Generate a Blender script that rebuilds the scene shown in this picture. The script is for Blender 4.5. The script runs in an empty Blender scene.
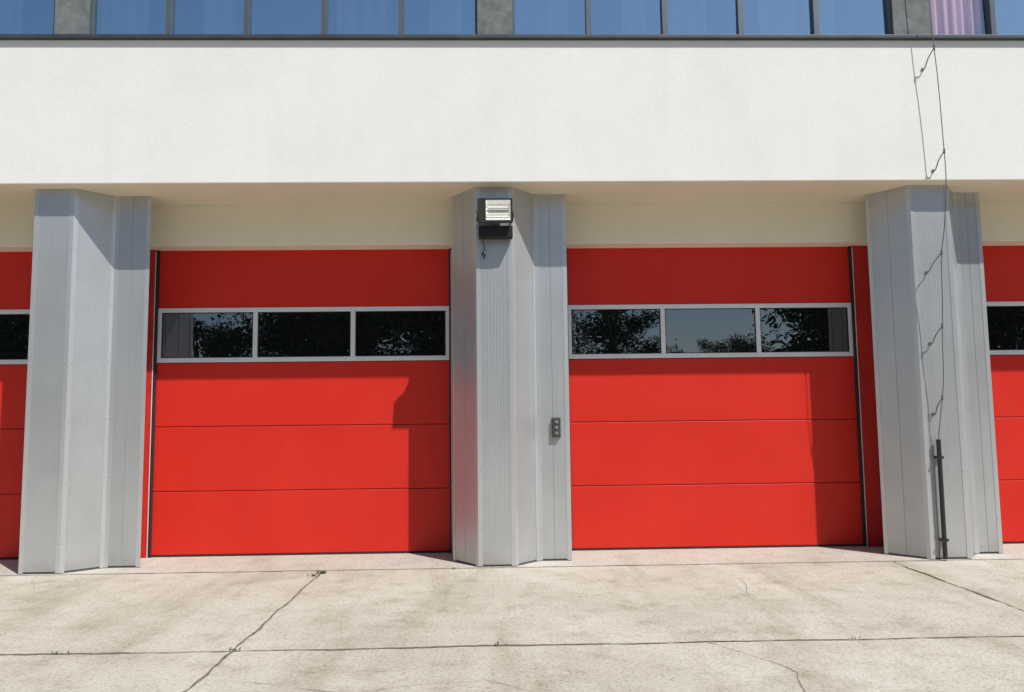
import bpy, bmesh, math, random
from mathutils import Matrix, Vector, noise
random.seed(7)
D=bpy.data; C=bpy.context; SC=C.scene
COL=SC.collection

# ---------------------------------------------------------------- helpers
def link(o,parent=None):
    COL.objects.link(o)
    if parent is not None: o.parent=parent
    return o
def empty(name,loc=(0,0,0)):
    e=D.objects.new(name,None); e.empty_display_size=0.3; e.location=loc
    return link(e)
def mesh_obj(name,verts,faces,mats,parent=None,fm=None,smooth=False):
    m=D.meshes.new(name); m.from_pydata([tuple(v) for v in verts],[],faces)
    for x in (mats if isinstance(mats,(list,tuple)) else [mats]): m.materials.append(x)
    if fm:
        for p,i in zip(m.polygons,fm): p.material_index=i
    if smooth:
        for p in m.polygons: p.use_smooth=True
    m.update()
    return link(D.objects.new(name,m),parent)
class Geo:
    def __init__(s): s.v=[];s.f=[];s.m=[]
    def box(s,x0,x1,y0,y1,z0,z1,mi=0,M=None):
        b=len(s.v)
        vs=[(x0,y0,z0),(x1,y0,z0),(x1,y1,z0),(x0,y1,z0),(x0,y0,z1),(x1,y0,z1),(x1,y1,z1),(x0,y1,z1)]
        if M is not None: vs=[tuple(M@Vector(v)) for v in vs]
        s.v+=vs
        for q in ((0,3,2,1),(4,5,6,7),(0,1,5,4),(1,2,6,5),(2,3,7,6),(3,0,4,7)):
            s.f.append(tuple(b+i for i in q)); s.m.append(mi)
    def quad(s,a,b,c,d,mi=0):
        k=len(s.v); s.v+=[a,b,c,d]; s.f.append((k,k+1,k+2,k+3)); s.m.append(mi)
    def tube(s,pts,r,n=8,mi=0,cap=True):
        pts=[Vector(p) for p in pts]; k0=len(s.v)
        rr=r if isinstance(r,(list,tuple)) else [r]*len(pts)
        for i,p in enumerate(pts):
            t=(pts[min(i+1,len(pts)-1)]-pts[max(i-1,0)]).normalized()
            a=t.cross(Vector((0.31,0.2,0.93)) if abs(t.z)<.9 else Vector((1,0,0))).normalized(); b=t.cross(a)
            for j in range(n):
                an=2*math.pi*j/n
                s.v.append(tuple(p+(a*math.cos(an)+b*math.sin(an))*rr[i]))
        for i in range(len(pts)-1):
            for j in range(n):
                s.f.append((k0+i*n+j,k0+i*n+(j+1)%n,k0+(i+1)*n+(j+1)%n,k0+(i+1)*n+j)); s.m.append(mi)
        if cap:
            s.f.append(tuple(k0+j for j in range(n))); s.m.append(mi)
            e=k0+(len(pts)-1)*n
            s.f.append(tuple(e+j for j in reversed(range(n)))); s.m.append(mi)
    def obj(s,name,mats,parent=None,bevel=0,smooth=False):
        o=mesh_obj(name,s.v,s.f,mats,parent,s.m,smooth)
        if bevel:
            b=o.modifiers.new("Bevel",'BEVEL'); b.width=bevel; b.segments=2; b.limit_method='ANGLE'; b.angle_limit=math.radians(40)
        return o

# ---------------------------------------------------------------- materials
def mat(name):
    m=D.materials.new(name); m.use_nodes=True
    nt=m.node_tree; b=nt.nodes["Principled BSDF"]
    return m,nt,b
def N(nt,t,**k):
    n=nt.nodes.new(t)
    for a,v in k.items(): setattr(n,a,v)
    return n
def coords(nt,scale=(1,1,1)):
    g=N(nt,'ShaderNodeNewGeometry'); mp=N(nt,'ShaderNodeMapping'); mp.inputs['Scale'].default_value=scale
    nt.links.new(g.outputs['Position'],mp.inputs['Vector']); return mp.outputs['Vector']
def noise_tex(nt,vec,scale,detail=4,rough=.55):
    n=N(nt,'ShaderNodeTexNoise'); n.inputs['Scale'].default_value=scale; n.inputs['Detail'].default_value=detail; n.inputs['Roughness'].default_value=rough
    nt.links.new(vec,n.inputs['Vector']); return n.outputs['Fac']
def ramp(nt,fac,stops):
    r=N(nt,'ShaderNodeValToRGB'); e=r.color_ramp.elements
    while len(e)<len(stops): e.new(.5)
    for el,(p,c) in zip(e,stops):
        el.position=p; el.color=(c[0],c[1],c[2],1) if isinstance(c,(tuple,list)) else (c,c,c,1)
    nt.links.new(fac,r.inputs['Fac']); return r.outputs['Color']
def mul(nt,a,b,fac=1.0,mode='MULTIPLY'):
    m=N(nt,'ShaderNodeMix',data_type='RGBA',blend_type=mode); m.inputs[0].default_value=fac
    for s,v in ((6,a),(7,b)):
        if isinstance(v,tuple): m.inputs[s].default_value=(*v,1)
        else: nt.links.new(v,m.inputs[s])
    return m.outputs[2]
def bump(nt,b,h,strength=.3,dist=.01):
    n=N(nt,'ShaderNodeBump'); n.inputs['Strength'].default_value=strength; n.inputs['Distance'].default_value=dist
    nt.links.new(h,n.inputs['Height']); nt.links.new(n.outputs['Normal'],b.inputs['Normal']); return n

def simple(name,col,rough=.5,metal=0,var=.12,vs=3.0,stretch=(1,1,1)):
    m,nt,b=mat(name)
    v=coords(nt,stretch); f=noise_tex(nt,v,vs,5)
    c=ramp(nt,f,[(.3,tuple(x*(1-var) for x in col)),(.7,tuple(min(1,x*(1+var)) for x in col))])
    nt.links.new(c,b.inputs['Base Color']); b.inputs['Roughness'].default_value=rough; b.inputs['Metallic'].default_value=metal
    return m

def plaster(name,col):
    m,nt,b=mat(name)
    v=coords(nt); big=noise_tex(nt,v,.9,8,.66)
    c=ramp(nt,big,[(.3,tuple(x*.945 for x in col)),(.6,col)])
    vs=coords(nt,(2.2,1,.3)); st=noise_tex(nt,vs,1.3,6,.65)
    c=mul(nt,c,ramp(nt,st,[(.30,(.955,.95,.94)),(.5,(1,1,1))]),.6)
    fine=noise_tex(nt,v,26,5,.75)
    c=mul(nt,c,ramp(nt,fine,[(.35,.95),(.6,1.0)]),.8)
    nt.links.new(c,b.inputs['Base Color']); b.inputs['Roughness'].default_value=.92
    md=noise_tex(nt,v,5,5,.6)
    h=mul(nt,fine,md,.7,'ADD'); bump(nt,b,h,.2,.010)
    return m
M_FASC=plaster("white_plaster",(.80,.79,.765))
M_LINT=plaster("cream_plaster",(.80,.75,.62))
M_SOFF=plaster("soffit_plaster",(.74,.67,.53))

def red_paint():
    m,nt,b=mat("red_door_paint")
    v=coords(nt); big=noise_tex(nt,v,.9,4,.5)
    c=ramp(nt,big,[(.3,(.585,.023,.013)),(.7,(.635,.029,.017))])
    vs=coords(nt,(3,1,.25)); st=noise_tex(nt,vs,2.0,6,.7)
    c=mul(nt,c,ramp(nt,st,[(.3,(.92,.94,.94)),(.5,(1,1,1))]),.6)
    sp=noise_tex(nt,v,18,4,.7)
    c=mul(nt,c,ramp(nt,sp,[(.28,(.86,.95,.95)),(.4,(1,1,1))]),.5)
    nt.links.new(c,b.inputs['Base Color']); b.inputs['Roughness'].default_value=.45
    b.inputs['Specular IOR Level'].default_value=.25
    fine=noise_tex(nt,v,140,2); md=noise_tex(nt,v,1.6,2)
    h=mul(nt,fine,md,.8,'ADD'); bump(nt,b,h,.12,.012)
    return m
M_RED=red_paint()
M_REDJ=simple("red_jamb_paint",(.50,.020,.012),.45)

def cladding():
    m,nt,b=mat("grey_metal_cladding")
    v=coords(nt,(1,1,.10)); f=noise_tex(nt,v,5,5,.55)
    c=ramp(nt,f,[(.3,(.475,.49,.505)),(.7,(.51,.525,.54))])
    v2=coords(nt); g=noise_tex(nt,v2,1.5,6,.6)
    c=mul(nt,c,ramp(nt,g,[(.35,(.91,.91,.905)),(.6,(1,1,1))]),.8)
    sp=N(nt,'ShaderNodeSeparateXYZ'); gp=N(nt,'ShaderNodeNewGeometry'); nt.links.new(gp.outputs['Position'],sp.inputs[0])
    mr=N(nt,'ShaderNodeMapRange'); mr.inputs[1].default_value=0; mr.inputs[2].default_value=.40; nt.links.new(sp.outputs[2],mr.inputs[0])
    ad=N(nt,'ShaderNodeMath',operation='ADD'); nt.links.new(mr.outputs[0],ad.inputs[0]); nt.links.new(g,ad.inputs[1])
    c=mul(nt,c,ramp(nt,ad.outputs[0],[(.35,(.75,.71,.64)),(.9,(1,1,1))]),.8)
    nt.links.new(c,b.inputs['Base Color']); b.inputs['Roughness'].default_value=.31; b.inputs['Metallic'].default_value=.5
    bump(nt,b,g,.12,.05)
    return m
M_CLAD=cladding()
M_FLASH=simple("metal_flashing",(.54,.555,.57),.31,.5,.05,2.5,(1,1,.3))
M_SCREW=simple("screw_heads",(.22,.22,.22),.5,.3)
M_ALU=simple("white_aluminium_frame",(.72,.74,.76),.4,.2,.05)
M_DARK=simple("dark_rubber_seal",(.02,.02,.022),.7,0,.2)
M_MULL=simple("grey_window_mullion",(.10,.12,.14),.45,.3,.1)
M_PIER=simple("grey_render_pier",(.15,.16,.16),.85,0,.25,9)
M_SILL=simple("dark_sill_flashing",(.06,.07,.08),.5,.3,.2,4)
M_INT=simple("dark_interior",(.03,.032,.035),.9)
M_CURT=simple("pink_curtain",(.80,.52,.60),.9,0,.1,9,(6,1,.2))
M_BLIND=simple("grey_blind",(.20,.24,.32),.9,0,.25,1,(3,1,.4))
M_ROOF=simple("roof_sheet",(.15,.15,.15),.8)
M_BLACK=simple("black_plastic_pipe",(.018,.018,.02),.4)
M_WIRE=simple("galvanised_wire",(.17,.17,.17),.5,.6)
M_HOUS=simple("dark_lamp_housing",(.008,.0075,.007),.75,0)
M_REFL=simple("lamp_reflector",(.80,.78,.68),.55,0,.10,30)
M_BOXG=simple("switch_box_grey",(.05,.05,.05),.6)
M_BTN=simple("switch_buttons",(.20,.20,.19),.4)
M_WEED=simple("weed_leaves",(.09,.10,.035),.7,0,.4,20)

def glass(name,tint,refl,interior=None,transp=0.0,wav=.02):
    m,nt,b=mat(name); nt.nodes.remove(b); out=nt.nodes["Material Output"]
    gl=N(nt,'ShaderNodeBsdfGlossy'); gl.inputs['Roughness'].default_value=.0; gl.inputs['Color'].default_value=(*tint,1)
    if transp: ba=N(nt,'ShaderNodeBsdfTransparent'); ba.inputs['Color'].default_value=(transp,transp,transp,1)
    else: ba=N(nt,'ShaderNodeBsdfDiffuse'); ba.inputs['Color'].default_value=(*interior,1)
    lw=N(nt,'ShaderNodeFresnel'); lw.inputs['IOR'].default_value=1.5
    ge=N(nt,'ShaderNodeNewGeometry')
    inv=N(nt,'ShaderNodeMath',operation='SUBTRACT'); inv.inputs[0].default_value=1; nt.links.new(ge.outputs['Backfacing'],inv.inputs[1])
    fm=N(nt,'ShaderNodeMath',operation='MULTIPLY'); nt.links.new(lw.outputs[0],fm.inputs[0]); nt.links.new(inv.outputs[0],fm.inputs[1])
    ad=N(nt,'ShaderNodeMath',operation='ADD'); ad.inputs[1].default_value=refl; ad.use_clamp=True
    nt.links.new(fm.outputs[0],ad.inputs[0])
    mx=N(nt,'ShaderNodeMixShader'); nt.links.new(ad.outputs[0],mx.inputs[0]); nt.links.new(ba.outputs[0],mx.inputs[1]); nt.links.new(gl.outputs[0],mx.inputs[2])
    nt.links.new(mx.outputs[0],out.inputs['Surface'])
    v=coords(nt); f=noise_tex(nt,v,1.3,2)
    bp=N(nt,'ShaderNodeBump'); bp.inputs['Strength'].default_value=wav; bp.inputs['Distance'].default_value=.1
    nt.links.new(f,bp.inputs['Height']); nt.links.new(bp.outputs[0],gl.inputs['Normal'])
    return m
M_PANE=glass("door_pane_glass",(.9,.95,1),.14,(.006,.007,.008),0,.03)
M_UPW=glass("office_window_glass",(.66,.87,1.0),.62,None,.7,.05)
M_UPC=glass("clear_window_glass",(.70,.88,1.0),.25,None,.9,.04)
M_LENS=glass("lamp_glass",(1,1,1),.02,None,.98,.0)

def concrete(name,stops,k=1.0):
    m,nt,b=mat(name)
    v=coords(nt)
    big=noise_tex(nt,v,.5,8,.68); md=noise_tex(nt,v,2.3,9,.76); fine=noise_tex(nt,v,30,5,.78)
    c=ramp(nt,big,stops)
    c=mul(nt,c,ramp(nt,md,[(.32,(.66,.63,.57)),(.43,(.88,.865,.835)),(.52,(1,1,1)),(.75,(1.0,.985,.95))]),.85*k)
    c=mul(nt,c,ramp(nt,fine,[(.34,(.45,.42,.38)),(.46,(.90,.895,.88)),(.6,(1,1,1))]),.8)
    vo=N(nt,'ShaderNodeTexVoronoi'); vo.inputs['Scale'].default_value=19; nt.links.new(v,vo.inputs['Vector'])
    c=mul(nt,c,ramp(nt,vo.outputs['Distance'],[(.07,(.42,.38,.33)),(.2,(1,1,1))]),.55)
    vs=coords(nt,(1.5,.22,1)); st=noise_tex(nt,vs,1.1,7,.7)
    c=mul(nt,c,ramp(nt,st,[(.34,(.76,.73,.67)),(.5,(1,1,1))]),.8*k)
    # isolated drip / oil spots
    sp=noise_tex(nt,v,1.1,3,.45)
    c=mul(nt,c,ramp(nt,sp,[(.24,(.55,.52,.47)),(.31,(1,1,1))]),.7*k)
    nt.links.new(c,b.inputs['Base Color']); b.inputs['Roughness'].default_value=.93
    h=mul(nt,fine,md,.5,'ADD'); bump(nt,b,h,.7,.02)
    return m
M_CONC=concrete("weathered_concrete",[(.3,(.46,.425,.35)),(.48,(.56,.525,.445)),(.68,(.64,.61,.535))])
M_THR=concrete("threshold_concrete",[(.3,(.48,.455,.395)),(.5,(.56,.535,.47)),(.72,(.60,.58,.52))],.7)
M_JOINT=simple("joint_dirt",(.18,.155,.11),.95,0,.5,12)
M_CRACK=simple("crack_dirt",(.24,.21,.16),.95,0,.4,12)
M_GRASS=simple("dry_grass",(.10,.12,.045),.95,0,.35,1.2)

# ---------------------------------------------------------------- dimensions (metres)
ZS=4.71      # soffit
ZF=6.57      # top of plaster fascia
YF=-1.30     # fascia face
H=4.154      # door head
XL,XR=-13.2,13.4
ZT=8.9

# ---------------------------------------------------------------- ground
g=Geo()
S=300
g.quad((-S,-S,-.03),(S,-S,-.03),(S,S,-.03),(-S,S,-.03))
g.obj("ground",[M_GRASS])
g=Geo(); g.quad((-45,-20.0,0),(45,-20.0,0),(45,13,0),(-45,13,0))
g.quad((-45,-20.0,-.03),(45,-20.0,-.03),(45,-20,0),(-45,-20,0))
g.obj("concrete_apron",[M_CONC])
g=Geo(); g.quad((-13,-1.15,.004),(13.3,-1.15,.004),(13.3,.2,.004),(-13,.2,.004)); g.obj("door_threshold",[M_THR])

def joint(pts,w,z=.004,seed=0,step=.05,wob=.03):
    random.seed(seed); vs=[];fs=[]
    P=[]
    for (x0,y0),(x1,y1) in zip(pts[:-1],pts[1:]):
        L=math.hypot(x1-x0,y1-y0); k=max(2,int(L/step))
        for i in range(k): P.append((x0+(x1-x0)*i/k,y0+(y1-y0)*i/k,(y1-y0)/L,-(x1-x0)/L))
    for x,y,nx,ny in P:
        o=(noise.noise(Vector((x*1.7,y*1.7,seed)))*wob+noise.noise(Vector((x*9,y*9,seed+3)))*.012)
        ww=w*max(.12,(.15+1.5*abs(noise.noise(Vector((x*1.9,y*1.9,seed+9))))+random.random()*.5))
        vs+=[(x+nx*(o-ww/2),y+ny*(o-ww/2),z),(x+nx*(o+ww/2),y+ny*(o+ww/2),z)]
    for i in range(len(P)-1): fs.append((2*i,2*i+1,2*i+3,2*i+2))
    return vs,fs
def strips(name,lst,m,z0,wob):
    gj=Geo()
    for i,(pts,w) in enumerate(lst):
        v,f=joint(pts,w,z0+.0006*i,i+1,wob=wob); k=len(gj.v); gj.v+=v; gj.f+=[tuple(a+k for a in q) for q in f]; gj.m+=[0]*len(f)
    gj.obj(name,[m])
strips("pavement_joints",[([(-44,-4.5),(44,-4.5)],.024),([(-44,-9.2),(44,-9.2)],.03),([(-2.27,-1.17),(-2.27,-19.9)],.024),([(4.60,-1.17),(4.52,-4),(4.5,-19.9)],.026),
      ([(-9.1,-1.17),(-9.1,-19.9)],.03),([(11.4,-1.17),(11.4,-19.9)],.03),([(-13,-1.16),(13.3,-1.16)],.013)],M_JOINT,.0055,.03)
strips("pavement_cracks",[([(-5.6,-1.2),(-5.2,-2.1),(-5.5,-3.2),(-5.1,-4.45)],.006),([(1.4,-4.55),(1.9,-5.3),(1.6,-6.4),(2.2,-7.6)],.007),
      ([(6.4,-1.2),(6.1,-2.4),(6.6,-3.4),(6.5,-4.4)],.006),([(-2.2,-5.2),(-1.2,-5.5),(-.3,-5.3),(.6,-5.9)],.005),([(2.2,-1.2),(2.5,-2.0),(2.3,-2.9)],.004)],M_CRACK,.003,.14)

gw=Geo(); random.seed(5)
spots=[(-2.27,-1.35,.035,12),(-2.28,-1.5,.025,6),(-2.26,-4.48,.02,4),(-3.6,-4.5,.02,4),(-.2,-4.5,.02,4),(2.6,-4.5,.018,3),(-.72,-1.2,.02,4)]
for x,y,s,nn in spots:
    for i in range(nn*2):
        a=random.random()*6.28; l=s*(.5+random.random()); w=.004+random.random()*.004
        bx=x+random.gauss(0,.03); by=y+random.gauss(0,.008)
        dx,dy=math.cos(a),math.sin(a)
        k=len(gw.v)
        gw.v+=[(bx-dy*w,by+dx*w,.004),(bx+dy*w,by-dx*w,.004),(bx+dx*l*.4+dy*w,by+dy*l*.4-dx*w,.004+l*.6),(bx+dx*l*.9,by+dy*l*.9,.004+l*.8),(bx+dx*l*.4-dy*w,by+dy*l*.4+dx*w,.004+l*.6)]
        gw.f.append((k,k+1,k+2,k+3,k+4)); gw.m.append(0)
gw.obj("weeds",[M_WEED])

# ---------------------------------------------------------------- building
B=empty("fire_station")
g=Geo()
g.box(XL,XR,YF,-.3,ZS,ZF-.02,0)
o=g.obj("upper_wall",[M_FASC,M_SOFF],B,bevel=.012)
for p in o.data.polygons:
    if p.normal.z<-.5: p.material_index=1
doors=[(-10.35,-6.35),(-4.81,-.81),(.81,4.81),(6.44,10.44)]
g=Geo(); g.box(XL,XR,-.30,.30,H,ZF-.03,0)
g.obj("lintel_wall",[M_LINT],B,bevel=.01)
g=Geo(); edges=[XL]+[e for d in doors for e in d]+[XR]
for a,b in zip(edges[0::2],edges[1::2]):
    g.box(a-(0 if a==XL else -.025),b-(.025 if b!=XR else 0),-.06,.30,0,H-.002,0)
g.obj("door_jamb",[M_REDJ],B,bevel=.006)
g=Geo()
for a,b in doors:
    for x,sg in ((a,1),(b,-1)):
        g.box(x-.012,x+.012,-.045,-.010,0,H-.004,0)
        g.box(x-.020*sg-.005,x-.020*sg+.005,-.066,-.061,.0,H-.03,1)
g.obj("door_guide_rail",[M_DARK,M_ALU],B)
g=Geo()
g.box(XL,XR,11.0,11.3,0,ZT,0); g.box(XL,XL+.3,.30,11.0,0,ZT,0); g.box(XR-.3,XR,.30,11.0,0,ZT,0)
g.box(XL,XL+.3,-1.2,.30,ZF,ZT,0); g.box(XR-.3,XR,-1.2,.30,ZF,ZT,0)
g.obj("outer_walls",[M_FASC],B)
g=Geo(); g.box(XL+.31,XR-.31,-1.0,10.99,ZF-.3,ZF-.021,0); g.obj("upper_floor",[M_INT],B)
g=Geo(); g.box(XL,XR,-1.30,-1.0,ZT-.5,ZT+.4,0); g.obj("parapet",[M_FASC],B,bevel=.01)
g=Geo(); g.box(XL-.1,XR+.1,-1.36,11.4,ZT+.401,ZT+.47,0); g.obj("roof",[M_ROOF],B)
g=Geo(); g.box(XL+.31,XR-.31,2.6,2.7,ZF,ZT-.01,0); g.obj("room_back_wall",[M_INT],B)

# pillars clad in sheet metal. styles per face: 0 wide flat sheets with standing joints, 1 fine shallow ribs
def pillar(name,pts,back=-.055,styles=(0,0,1,1,0,0)):
    par=D.objects.new(name,None); link(par,B)
    gg=Geo()
    full=[(pts[0][0]+.33,back)]+pts+[(pts[-1][0]-.32,back)]
    prof=[]
    for si,((x0,y0),(x1,y1)) in enumerate(zip(full[:-1],full[1:])):
        L=math.hypot(x1-x0,y1-y0); tx,ty=(x1-x0)/L,(y1-y0)/L; nx,ny=ty,-tx
        prof.append((x0,y0))
        if styles[si]==1: per=.040; shape=((.006,0),(.011,-.0009),(.016,-.0009),(.021,0)); mar=.12
        else: per=.24; shape=((.110,0),(.112,-.005),(.117,-.005),(.119,0)); mar=.10
        k=int((L-mar)/per)
        off=(L-k*per)/2
        for i in range(k):
            s=off+i*per
            for ds,dn in shape:
                prof.append((x0+tx*(s+ds)+nx*dn,y0+ty*(s+ds)+ny*dn))
    prof.append(full[-1])
    k=len(gg.v)
    for x,y in prof: gg.v+=[(x,y,.03),(x,y,ZS+.005)]
    for i in range(len(prof)-1):
        gg.f.append((k+2*i,k+2*i+2,k+2*i+3,k+2*i+1)); gg.m.append(0)
    gg.obj("sheet_cladding",[M_CLAD],par)
    gf=Geo()
    for i in range(1,len(full)-1):
        p=Vector(full[i]); a=(Vector(full[i-1])-p).normalized(); b=(Vector(full[i+1])-p).normalized()
        cen=Vector((sum(q[0] for q in pts)/len(pts),-.3))
        n1=Vector((-a.y,a.x)); n1=-n1 if n1.dot(p-cen)<0 else n1
        n2=Vector((b.y,-b.x)); n2=-n2 if n2.dot(p-cen)<0 else n2
        t=.004; w=.05
        md=(n1+n2).normalized(); mid=md*t/max(.35,md.dot(n1))
        q=[p+a*w+n1*0.0005,p+a*w+n1*t,p+mid,p+b*w+n2*t,p+b*w+n2*0.0005]
        k=len(gf.v)
        for v in q: gf.v+=[(v.x,v.y,.012),(v.x,v.y,ZS-.002)]
        for j in range(4): gf.f.append((k+2*j,k+2*j+2,k+2*j+3,k+2*j+1)); gf.m.append(0)
        for side,nn in ((a,n1),(b,n2)):
            z=.35+.05*(i%3)
            while z<ZS-.2:
                c=p+side*.034+nn*(t+.001)
                k=len(gf.v); r=.0065
                for j in range(6):
                    an=j*math.pi/3
                    gf.v.append((c.x+side.x*r*math.cos(an),c.y+side.y*r*math.cos(an),z+r*math.sin(an)))
                gf.v.append((c.x+nn.x*.005,c.y+nn.y*.005,z))
                for j in range(6): gf.f.append((k+j,k+(j+1)%6,k+6)); gf.m.append(1)
                z+=.72
    gf.obj("corner_flashing",[M_FLASH,M_SCREW],par)
    gb=Geo(); ins=[(x,y+.012) for x,y in full]
    for x,y in ins: gb.v+=[(x,y,0),(x,y,.06)]
    for i in range(len(ins)-1): gb.f.append((2*i,2*i+2,2*i+3,2*i+1)); gb.m.append(0)
    gb.obj("base_channel",[M_MULL],par)
    return par
def std(cx,e=.0): return [(cx-.745,-.66),(cx-.42,-1.10),(cx+.03,-1.10),(cx+.33,-.76),(cx+.74-e,-.76)]
pillar("metal_clad_pillar",[(-6.10,-.66),(-5.90,-1.10),(-5.42,-1.10),(-5.06,-.76),(-4.62,-.76)])
pillar("metal_clad_pillar",std(0))
pillar("metal_clad_pillar",[(4.77,-.66),(5.13,-1.10),(5.63,-1.10),(5.89,-.76),(6.24,-.76)])
pillar("metal_clad_pillar",std(11.25))
pillar("metal_clad_pillar",std(-11.15))

# sectional garage doors
def garage_door(a,b):
    par=D.objects.new("garage_door",None); link(par,B)
    ys,yb=0.0,.05
    zs=[0.025,.865,1.73,2.60]
    g=Geo()
    for z0,z1 in zip(zs[:-1],zs[1:]): g.box(a,b,ys,yb,z0+.004,z1-.004,0)
    g.box(a,b,ys,yb,3.355,H+.1,0)
    g.obj("door_sections",[M_RED],par,bevel=.008)
    g=Geo(); g.box(a,b,.02,.045,.0,H,0); g.box(a,b,-.004,.019,.0,.027,0); g.obj("door_backing",[M_DARK],par)
    g=Geo(); z0,z1=2.603,3.352; t=.062
    g.box(a,b,-.014,yb,z0,z0+t,0); g.box(a,b,-.014,yb,z1-t,z1,0)
    W=b-a; xs=[a+.03,a+W/3,a+2*W/3,b-.03]
    for i,x in enumerate(xs):
        w=.03 if i in (0,3) else .032
        g.box(x-w,x+w,-.0145,yb-.001,z0+t,z1-t,0)
    g.obj("window_frame",[M_ALU],par,bevel=.005)
    for i in range(3):
        g=Geo(); x0=xs[i]+.031; x1=xs[i+1]-.031; y=.006; tz=(.004,-.003,.002)[i]
        g.quad((x0,y,z0+t-.002),(x1,y+.001,z0+t-.002),(x1,y+.001+tz*.4,z1-t+.002),(x0,y+tz*.4,z1-t+.002)); g.obj("window_pane",[M_PANE],par)
    g=Geo()
    for i in range(3):
        x0=xs[i]+.032; x1=xs[i+1]-.032; q=.010
        g.box(x0,x1,-.006,.004,z0+t,z0+t+q,0); g.box(x0,x1,-.006,.004,z1-t-q,z1-t,0)
        g.box(x0,x0+q,-.006,.004,z0+t+q,z1-t-q,0); g.box(x1-q,x1,-.006,.004,z0+t+q,z1-t-q,0)
    g.obj("window_gasket",[M_DARK],par)
for a,b in doors: garage_door(a,b)

# upper strip windows
g=Geo(); g.box(XL,XR,-1.36,-1.0,ZF-.02,ZF+.025,0); g.obj("window_sill",[M_SILL],B,bevel=.005)
Z0,Z1=ZF+.026,ZT-.5
piers=[(-11.1,-10.68),(-5.66,-5.24),(-.38,.06),(4.95,5.44),(10.5,10.95)]
g=Geo()
for a,b in piers: g.box(a,b,-1.285,-1.0,Z0,Z1-.001,0)
g.obj("window_pier",[M_PIER],B)
fr=Geo(); panes=[]
def bay(a,b,k):
    for i in range(k+1):
        x=a+(b-a)*i/k; w=.032
        xx0=x-w if i else x; xx1=x+w if i<k else x
        if i==0: xx1=x+.03
        if i==k: xx0=x-.03
        fr.box(xx0,xx1,-1.25,-1.14,Z0,Z1-.002,0)
    for i in range(k):
        x0=a+(b-a)*i/k+.033; x1=a+(b-a)*(i+1)/k-.033
        fr.box(x0,x1,-1.245,-1.145,Z0,Z0+.05,0); fr.box(x0,x1,-1.245,-1.145,Z1-.05,Z1-.003,0)
        panes.append((x0,x1))
bay(-10.68,-5.66,5); bay(-5.24,-.38,5); bay(.06,4.95,5); bay(5.44,10.5,6)
fr.obj("window_mullion",[M_MULL],B)
random.seed(3)
for x0,x1 in panes:
    g=Geo(); d1,d2=random.uniform(-.010,.010),random.uniform(-.03,.03)
    g.quad((x0,-1.19,Z0+.048),(x1,-1.19+d1,Z0+.048),(x1,-1.19+d1+d2,Z1-.048),(x0,-1.19+d2,Z1-.048)); g.obj("window_glass",[M_UPC if 5.4<x0<5.6 else M_UPW],B)
def curtain(name,x0,x1,m,y=-.98,amp=.03,per=.12):
    vs=[];fs=[];k=int((x1-x0)/.02)
    for i in range(k+1):
        x=x0+(x1-x0)*i/k; yy=y+amp*math.sin(x/per*6.28)+amp*.5*math.sin(x/per*2.3)
        vs+=[(x,yy,Z0),(x,yy+.01,Z1)]
    for i in range(k): fs.append((2*i,2*i+2,2*i+3,2*i+1))
    mesh_obj(name,vs,fs,m,B,smooth=True)
curtain("curtain",5.50,6.25,M_CURT,y=-1.08)
for a,b in ((-5.2,-4.6),(-3.9,-3.3),(-2.2,-1.5),(-1.0,-.45),(.1,.8),(1.5,2.6),(3.3,4.3),(6.4,9),(-9,-8.1),(-7.4,-6.2)): curtain("window_blind",a,b,M_BLIND,-1.05,.012,.2)

# ---------------------------------------------------------------- floodlight on the centre pillar
F=empty("floodlight",(-.18,-1.10,4.30))
def child(g,name,mats,bevel=0,par=F):
    return g.obj(name,mats,par,bevel)
tilt=Matrix.Translation((0,-.23,.03))@Matrix.Rotation(math.radians(-4),4,'X')
g=Geo()
w,hh=.215,.155
g.box(-w,w,-.05,-.02,hh-.02,hh,0,tilt); g.box(-w,w,-.05,-.02,-hh,-hh+.03,0,tilt)
g.box(-w,-w+.10,-.05,-.02,-hh+.03,hh-.02,0,tilt); g.box(w-.025,w,-.05,-.02,-hh+.03,hh-.02,0,tilt)
k=len(g.v)
fv=[(-w,-.02,-hh),(w,-.02,-hh),(w,-.02,hh),(-w,-.02,hh)]; bv=[(-w*.6,.13,-hh*.6),(w*.6,.13,-hh*.6),(w*.6,.13,hh*.6),(-w*.6,.13,hh*.6)]
g.v+=[tuple(tilt@Vector(v)) for v in fv+bv]
for q in ((0,1,5,4),(1,2,6,5),(2,3,7,6),(3,0,4,7),(4,5,6,7)): g.f.append(tuple(k+i for i in q)); g.m.append(0)
for i in range(7):
    x=-.12+.04*i; g.box(x-.003,x+.003,.13,.16,-hh*.5,hh*.5,0,tilt)
child(g,"housing",[M_HOUS],.004)
g=Geo(); k=len(g.v)
iv=[(-w+.101,-.046,-hh+.031),(w-.026,-.046,-hh+.031),(w-.026,-.046,hh-.021),(-w+.101,-.046,hh-.021)]
jv=[(-.08,-.030,-.05),(.16,-.030,-.05),(.16,-.030,.06),(-.08,-.030,.06)]
g.v+=[tuple(tilt@Vector(v)) for v in iv+jv]
for q in ((0,4,5,1),(1,5,6,2),(2,6,7,3),(3,7,4,0),(4,7,6,5)): g.f.append(tuple(k+i for i in q)); g.m.append(0)
child(g,"reflector",[M_REFL])
g=Geo(); g.tube([tilt@Vector((-.10,-.040,.0)),tilt@Vector((.17,-.040,.0))],.007,8,0)
for z in (-.065,.065): g.tube([tilt@Vector((-.11,-.056,z)),tilt@Vector((.185,-.056,z))],.004,6,0)
child(g,"halogen_tube",[M_BTN])
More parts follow.
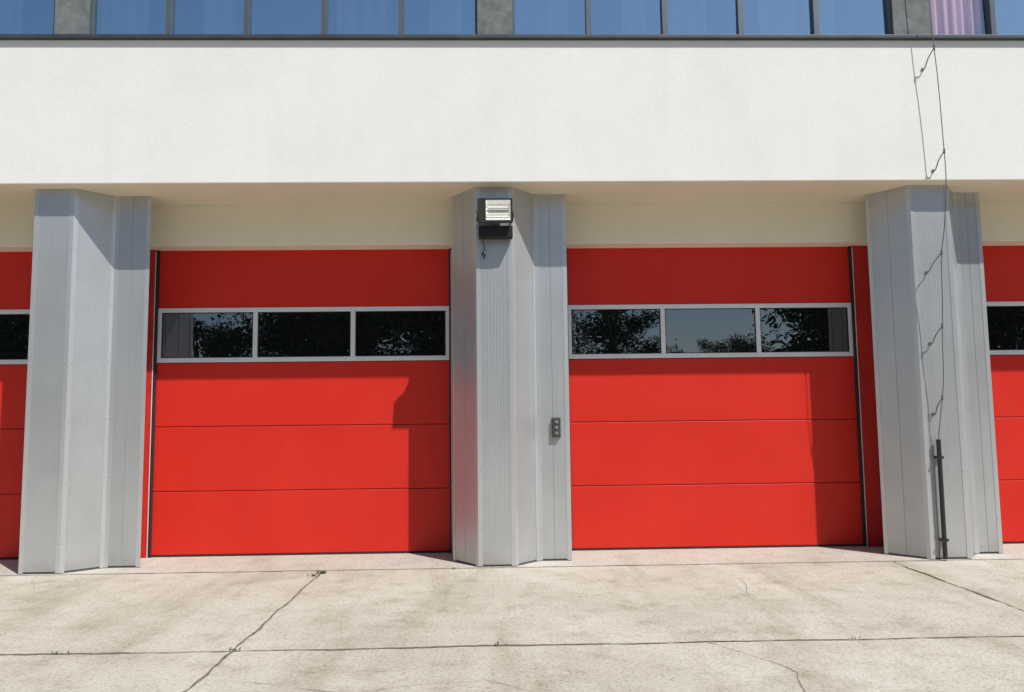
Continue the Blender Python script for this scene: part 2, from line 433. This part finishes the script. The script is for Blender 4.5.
g=Geo(); q=[tuple(tilt@Vector(v)) for v in [(-w+.10,-.0495,-hh+.03),(w-.025,-.0495,-hh+.03),(w-.025,-.0495,hh-.02),(-w+.10,-.0495,hh-.02)]]
g.quad(*q); child(g,"front_glass",[M_LENS])
g=Geo()
g.box(-w-.014,-w-.004,-.25,.0,-.03,.03,0); g.box(w+.004,w+.014,-.25,.0,-.03,.03,0); g.box(-w-.014,w+.014,-.008,-.001,-.04,.04,0)
g.box(-.205,.215,-.20,-.03,-.275,-.140,0)
g.box(-.06,.06,-.03,-.001,-.26,-.16,0)
child(g,"bracket",[M_HOUS],.006)
g=Geo()
g.tube([(-.15,-.10,-.27),(-.15,-.10,-.34),(-.13,-.07,-.40),(-.16,-.05,-.45),(-.17,-.03,-.48)],.007,6,0)
g.tube([(-.17,-.03,-.45),(-.13,-.03,-.47),(-.15,-.02,-.52)],.010,6,0)
child(g,"cable",[M_BLACK])

# ---------------------------------------------------------------- key switch on the pillar return
K=empty("door_control_box",(.575,-.765,1.67))
g=Geo(); g.box(-.05,.05,-.055,-.006,-.12,.12,0); g.obj("case",[M_BOXG],K,.006)
g=Geo()
for z in (.07,.0,-.07):
    g.tube([(0,-.054,z),(0,-.066,z)],.020,14,0)
g.obj("buttons",[M_BTN],K)
g=Geo(); g.box(-.058,.058,-.008,.004,-.128,.128,0); g.obj("back_plate",[M_SCREW],K)

# ---------------------------------------------------------------- lightning conductor
LC=empty("lightning_conductor",(0,0,0))
wp=[(5.30,-1.52,8.4),(5.31,-1.50,7.4),(5.33,-1.49,6.6),(5.37,-1.48,5.9),(5.39,-1.47,5.3),(5.40,-1.47,4.8),(5.39,-1.46,4.5),(5.37,-1.42,4.1),(5.34,-1.36,3.7),(5.345,-1.32,3.2),(5.33,-1.29,2.7),(5.335,-1.25,2.2),(5.30,-1.21,1.8),(5.28,-1.175,1.55),(5.275,-1.165,1.40)]
g=Geo()
def cr(P,n=6):
    P=[Vector(p) for p in P]; out=[]
    for i in range(len(P)-1):
        p0=P[max(i-1,0)];p1=P[i];p2=P[i+1];p3=P[min(i+2,len(P)-1)]
        for j in range(n):
            t=j/n; out.append(.5*((2*p1)+(-p0+p2)*t+(2*p0-5*p1+4*p2-p3)*t*t+(-p0+3*p1-3*p2+p3)*t**3))
    out.append(P[-1]); return out
wire=cr(wp)
g.tube(wire,.0055,6,0); g.obj("down_wire",[M_WIRE],LC,smooth=True)
def wire_at(z):
    return min(wire,key=lambda p:abs(p.z-z))
g=Geo()
for z,yb in ((6.38,YF),(5.05,YF),(3.75,-1.10),(2.85,-1.10),(2.0,-1.10)):
    p=wire_at(z)
    a=Vector((p.x-.06,yb,p.z-.20)); 
    g.tube(cr([a,(a.x+.005,yb-.05,a.z+.0),(p.x-.04,(yb+p.y)/2-.02,p.z-.1),(p.x,p.y,p.z)],4),.007,6,0)
    g.tube([(p.x,p.y,p.z-.03),(p.x,p.y,p.z+.03)],.012,8,0)
    g.tube([(a.x,yb+.002,a.z),(a.x,yb-.012,a.z)],.020,10,0)
g.obj("wire_holder",[M_WIRE],LC)
g=Geo(); g.tube([(5.27,-1.165,.02),(5.273,-1.165,1.47)],.027,12,0)
for z in (1.25,.25):
    g.box(5.235,5.31,-1.2,-1.105,z-.015,z+.015,0)
g.obj("protective_pipe",[M_BLACK],LC)

# ---------------------------------------------------------------- trees behind the viewpoint (seen in the panes)
def foliage():
    m,nt,b=mat("tree_foliage")
    v=coords(nt); f=noise_tex(nt,v,1.5,3)
    c=ramp(nt,f,[(.3,(.022,.04,.013)),(.7,(.05,.075,.024))]); nt.links.new(c,b.inputs['Base Color']); b.inputs['Roughness'].default_value=.75
    b.inputs['Specular IOR Level'].default_value=.2
    return m
M_LEAF=foliage(); M_BARK=simple("tree_bark",(.08,.065,.05),.9,0,.3,8)
def tree_mesh(name,Ht,R,ntip,leaves,dens,seed,z0=.28,ls=(.05,.11)):
    random.seed(seed); g=Geo()
    g.tube([(0,0,-.1),(.05,0,Ht*.25),(-.05,.08,Ht*.5),(.05,0,Ht*.85)],[.2,.16,.11,.03],8,1)
    tips=[]
    for i in range(ntip):
        z=Ht*random.uniform(z0,.85); a=random.random()*6.28; t=(z/Ht-z0)/(1-z0)
        r=R*(.35+.9*math.sqrt(max(0.02,t*(1-t)*2.2)))*random.uniform(.55,1.0)
        e=Vector((r*math.cos(a),r*math.sin(a),z+random.uniform(.2,1.2)))
        g.tube([(0,0,z*.85),(e.x*.5,e.y*.5,z+.1),tuple(e)],[.07,.04,.012],5,1)
        tips+= [e,Vector((e.x*.55,e.y*.55,z+.3))]
    tips.append(Vector((0,0,Ht*.9)))
    for t in tips:
        cr_=R*random.uniform(.20,.40)*dens
        for i in range(leaves):
            d=Vector((random.gauss(0,1),random.gauss(0,1),random.gauss(0,.8)))
            d=d.normalized()*cr_*random.random()**.45
            c=t+d; s=random.uniform(*ls)
            u=Vector((random.gauss(0,1),random.gauss(0,1),random.gauss(0,1))).normalized(); w_=u.orthogonal().normalized()
            k=len(g.v); g.v+=[tuple(c-u*s),tuple(c+w_*s*.55),tuple(c+u*s),tuple(c-w_*s*.55)]; g.f.append((k,k+1,k+2,k+3)); g.m.append(0)
    m=D.meshes.new(name); m.from_pydata(g.v,[],g.f); m.materials.append(M_LEAF); m.materials.append(M_BARK)
    for p,i in zip(m.polygons,g.m): p.material_index=i
    return m
t1=tree_mesh("dense_tree",11,3.9,52,620,1.3,11,.12,(.06,.13))
t2=tree_mesh("open_tree",7.0,2.4,26,330,.85,21,.25,(.045,.095))
for me,x,y,s,r in ((t1,-7.8,-24,1.0,0),(t1,-2.6,-25.0,.95,1.3),(t1,15.6,-24,1.08,2),(t1,21,-26,1.1,1),(t2,4.9,-22,1.0,.5),(t2,-12.8,-23,.95,2.2),(t1,-20,-25,.9,3),(t2,10.6,-24,.80,4),(t1,-27,-25,1,4.5),(t1,28,-24,1,5.2)):
    o=D.objects.new("deciduous_tree",me); link(o); o.location=(x,y,-.03); o.scale=(s,s,s); o.rotation_euler=(0,0,r)

# ---------------------------------------------------------------- light
sd=Vector((.87,-1.0,1.81)).normalized()
el=math.asin(sd.z)
sun=D.lights.new("sun",'SUN'); sun.energy=4.8; sun.angle=math.radians(.5); sun.color=(1,.965,.91)
so=D.objects.new("sun",sun); link(so); so.rotation_euler=sd.to_track_quat('Z','Y').to_euler(); so.location=(10,-12,25)
w=D.worlds.new("World"); SC.world=w; w.use_nodes=True; nt=w.node_tree
bg=nt.nodes["Background"]; sky=nt.nodes.new('ShaderNodeTexSky'); sky.sky_type='NISHITA'; sky.sun_disc=False
sky.sun_elevation=el; sky.sun_rotation=math.atan2(sd.x,sd.y)
sky.air_density=1.0; sky.dust_density=.6; sky.ozone_density=1.5
nt.links.new(sky.outputs[0],bg.inputs[0]); bg.inputs[1].default_value=.10

# ---------------------------------------------------------------- camera
yaw,pitch,roll,f=.0256,.0937,-.0117,796.0
fw=Vector((math.sin(yaw)*math.cos(pitch),math.cos(yaw)*math.cos(pitch),math.sin(pitch)))
r=Vector((math.cos(yaw),-math.sin(yaw),0)); u=r.cross(fw)
r2=r*math.cos(roll)+u*math.sin(roll); u2=-r*math.sin(roll)+u*math.cos(roll)
cd=D.cameras.new("camera"); cam=D.objects.new("camera",cd); link(cam)
Mx=Matrix((r2,u2,-fw)).transposed().to_4x4(); Mx.translation=Vector((-.2375,-10.9406,1.7601)); cam.matrix_world=Mx
cd.sensor_width=36; cd.lens=f/1024*36; cd.clip_end=2000; cd.clip_start=.05
SC.camera=cam
SC.view_settings.view_transform='Standard'; SC.view_settings.look='None'; SC.view_settings.exposure=0; SC.view_settings.gamma=1
